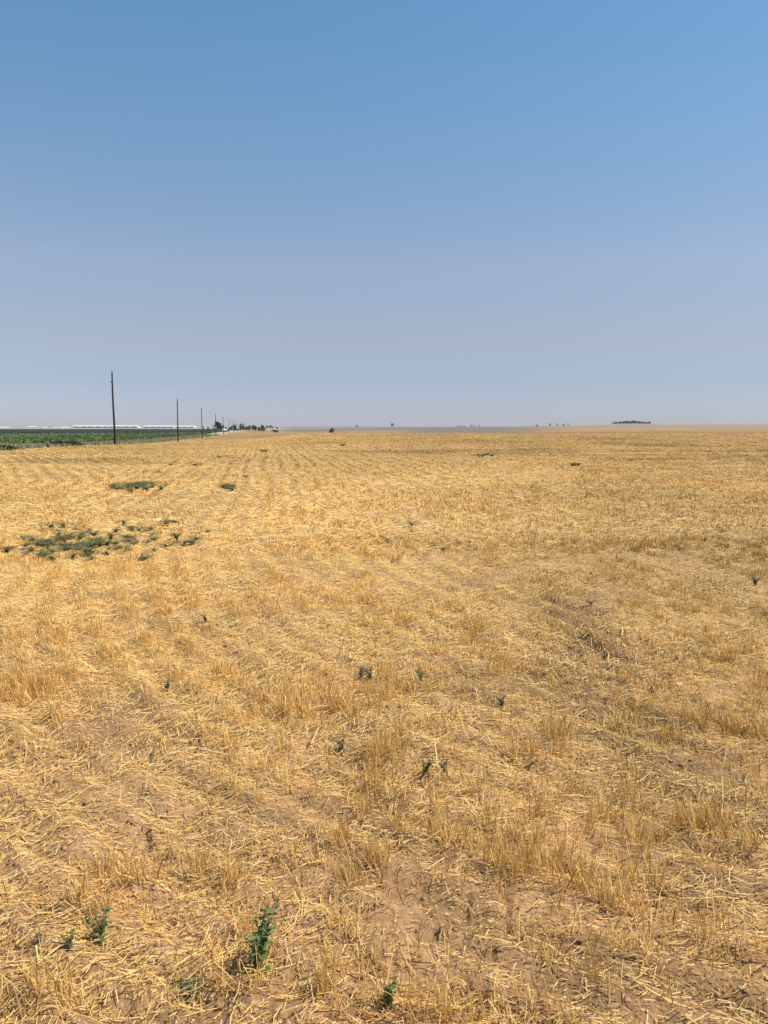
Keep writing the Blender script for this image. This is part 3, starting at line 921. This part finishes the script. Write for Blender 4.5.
wpatch(15, 551, 12, 4, 4, 'brownish weed trailing at the left end of the large patch', 'weeds at the left end of the large patch', .5, .8, .8)
wpatch(172, 525, 8, 3, 4, 'grey-green weed in the small cluster just above right of the large patch', 'weeds of the small cluster above the large patch', .6, .9, .2)
wpatch(185, 544, 14, 5, 7, 'dull green weed in the loose line right of the large patch', 'weeds of the loose line right of the large patch', .4, .8, .5)
wpatch(208, 534, 6, 3, 3, 'dark weed at the right end of the loose line of weeds', 'weeds ending the loose line', .4, .6, .7)
wpatch(137, 489, 19, 4, 26, 'green weed in the oval patch above the large patch', 'weeds of the oval patch on the left', 1.0, 1.4, .05)
wpatch(162, 484, 8, 2, 4, 'low weed trailing right of the oval patch', 'weeds trailing right of the oval patch', .6, .9, .5)
wpatch(228, 488, 11, 2.6, 14, 'green weed in the small oval patch right of the larger oval patch', 'weeds of the small right oval patch', .7, 1.1, .2)
wpatch(197, 466, 4, .8, 4, 'green weed in the far right one of two small flat patches', 'weeds of the far small flat patch', .8, 1.1, .2)
wpatch(172, 466, 4, .8, 3, 'green weed in the far left one of two small flat patches', 'weeds of the far left flat patch', .8, 1.0, .3)
wpatch(158, 473, 4, .8, 3, 'dark weed below the two small flat patches', 'weeds below the flat patches', .7, .9, .8)
wpatch(484, 456, 12, 1.6, 16, 'dark weed in the streak across the far middle field', 'weeds of the far middle streak', 1.2, 1.9, .9)
wpatch(262, 452, 5, .8, 5, 'dark weed in the far streak below the farmstead trees', 'weeds of the streak below the farmstead', 1.3, 1.9, .9)
wpatch(225, 458, 6, 1.2, 4, 'dark weed in the dotted line left of the far streak', 'weeds of the dotted line', 1.1, 1.7, .8)
wpatch(345, 446, 12, .8, 7, 'dark weed in the far line on the middle left of the field', 'weeds of the far line', 1.3, 1.9, .9)
wpatch(575, 466, 10, 1.2, 7, 'dark weed in the far streak on the right of the field', 'weeds of the far right streak', 1.0, 1.6, .9)
wpatch(250, 477, 25, 1.2, 8, 'dark weed in the thin line above the small oval patch', 'weeds of the thin line', .5, .8, .9)
wpatch(430, 540, 70, 20, 24, 'small dark residue clump scattered in the furrows of the mid field', 'residue clumps scattered in the mid field', .3, .55, .9)  # clumps of dark straw residue, drawn with the weed meshes
# dark low bushes at the crop edge
for (px, py, h, wd, lb) in [(58, 446.6, .5, 2.0, 'dark green bush, left one of the long low clump at the crop edge'), (66, 446.2, .52, 2.1, 'dark green bush in the middle of the long low clump at the crop edge'),
                        (75, 446, .48, 2.1, 'dark green bush, right one of the long low clump at the crop edge'), (50, 447, .32, 2, 'small brown bush left of the long low clump'),
                        (6, 450, .4, 2.3, 'dark bush at the left edge of the photo beside the crop')]:
    p = ground_at(px, py)
    s = h / 3
    o = empty('bush', tuple(p), lb, 'bush', None, random.random() * 6, (s * wd, s * wd, s))
    link('crown', TREES[4][0], o); link('trunk', TREES[4][1], o)

# ------------------------------------------------------------------ dusty air
m, n, l, out = new_mat('dusty_air')
pv = n.new('ShaderNodeVolumePrincipled')
pv.inputs['Color'].default_value = (.80, .84, .92, 1)
pv.inputs['Density'].default_value = .00006
pv.inputs['Anisotropy'].default_value = .0
l.new(pv.outputs[0], out.inputs['Volume'])
mb = MB(); mb.box((0, 0, 12), (10500, 10500, 32))
props(link('haze', mb.mesh('haze', m)), 'pale dusty haze over the far fields', 'haze', None, 'stuff')
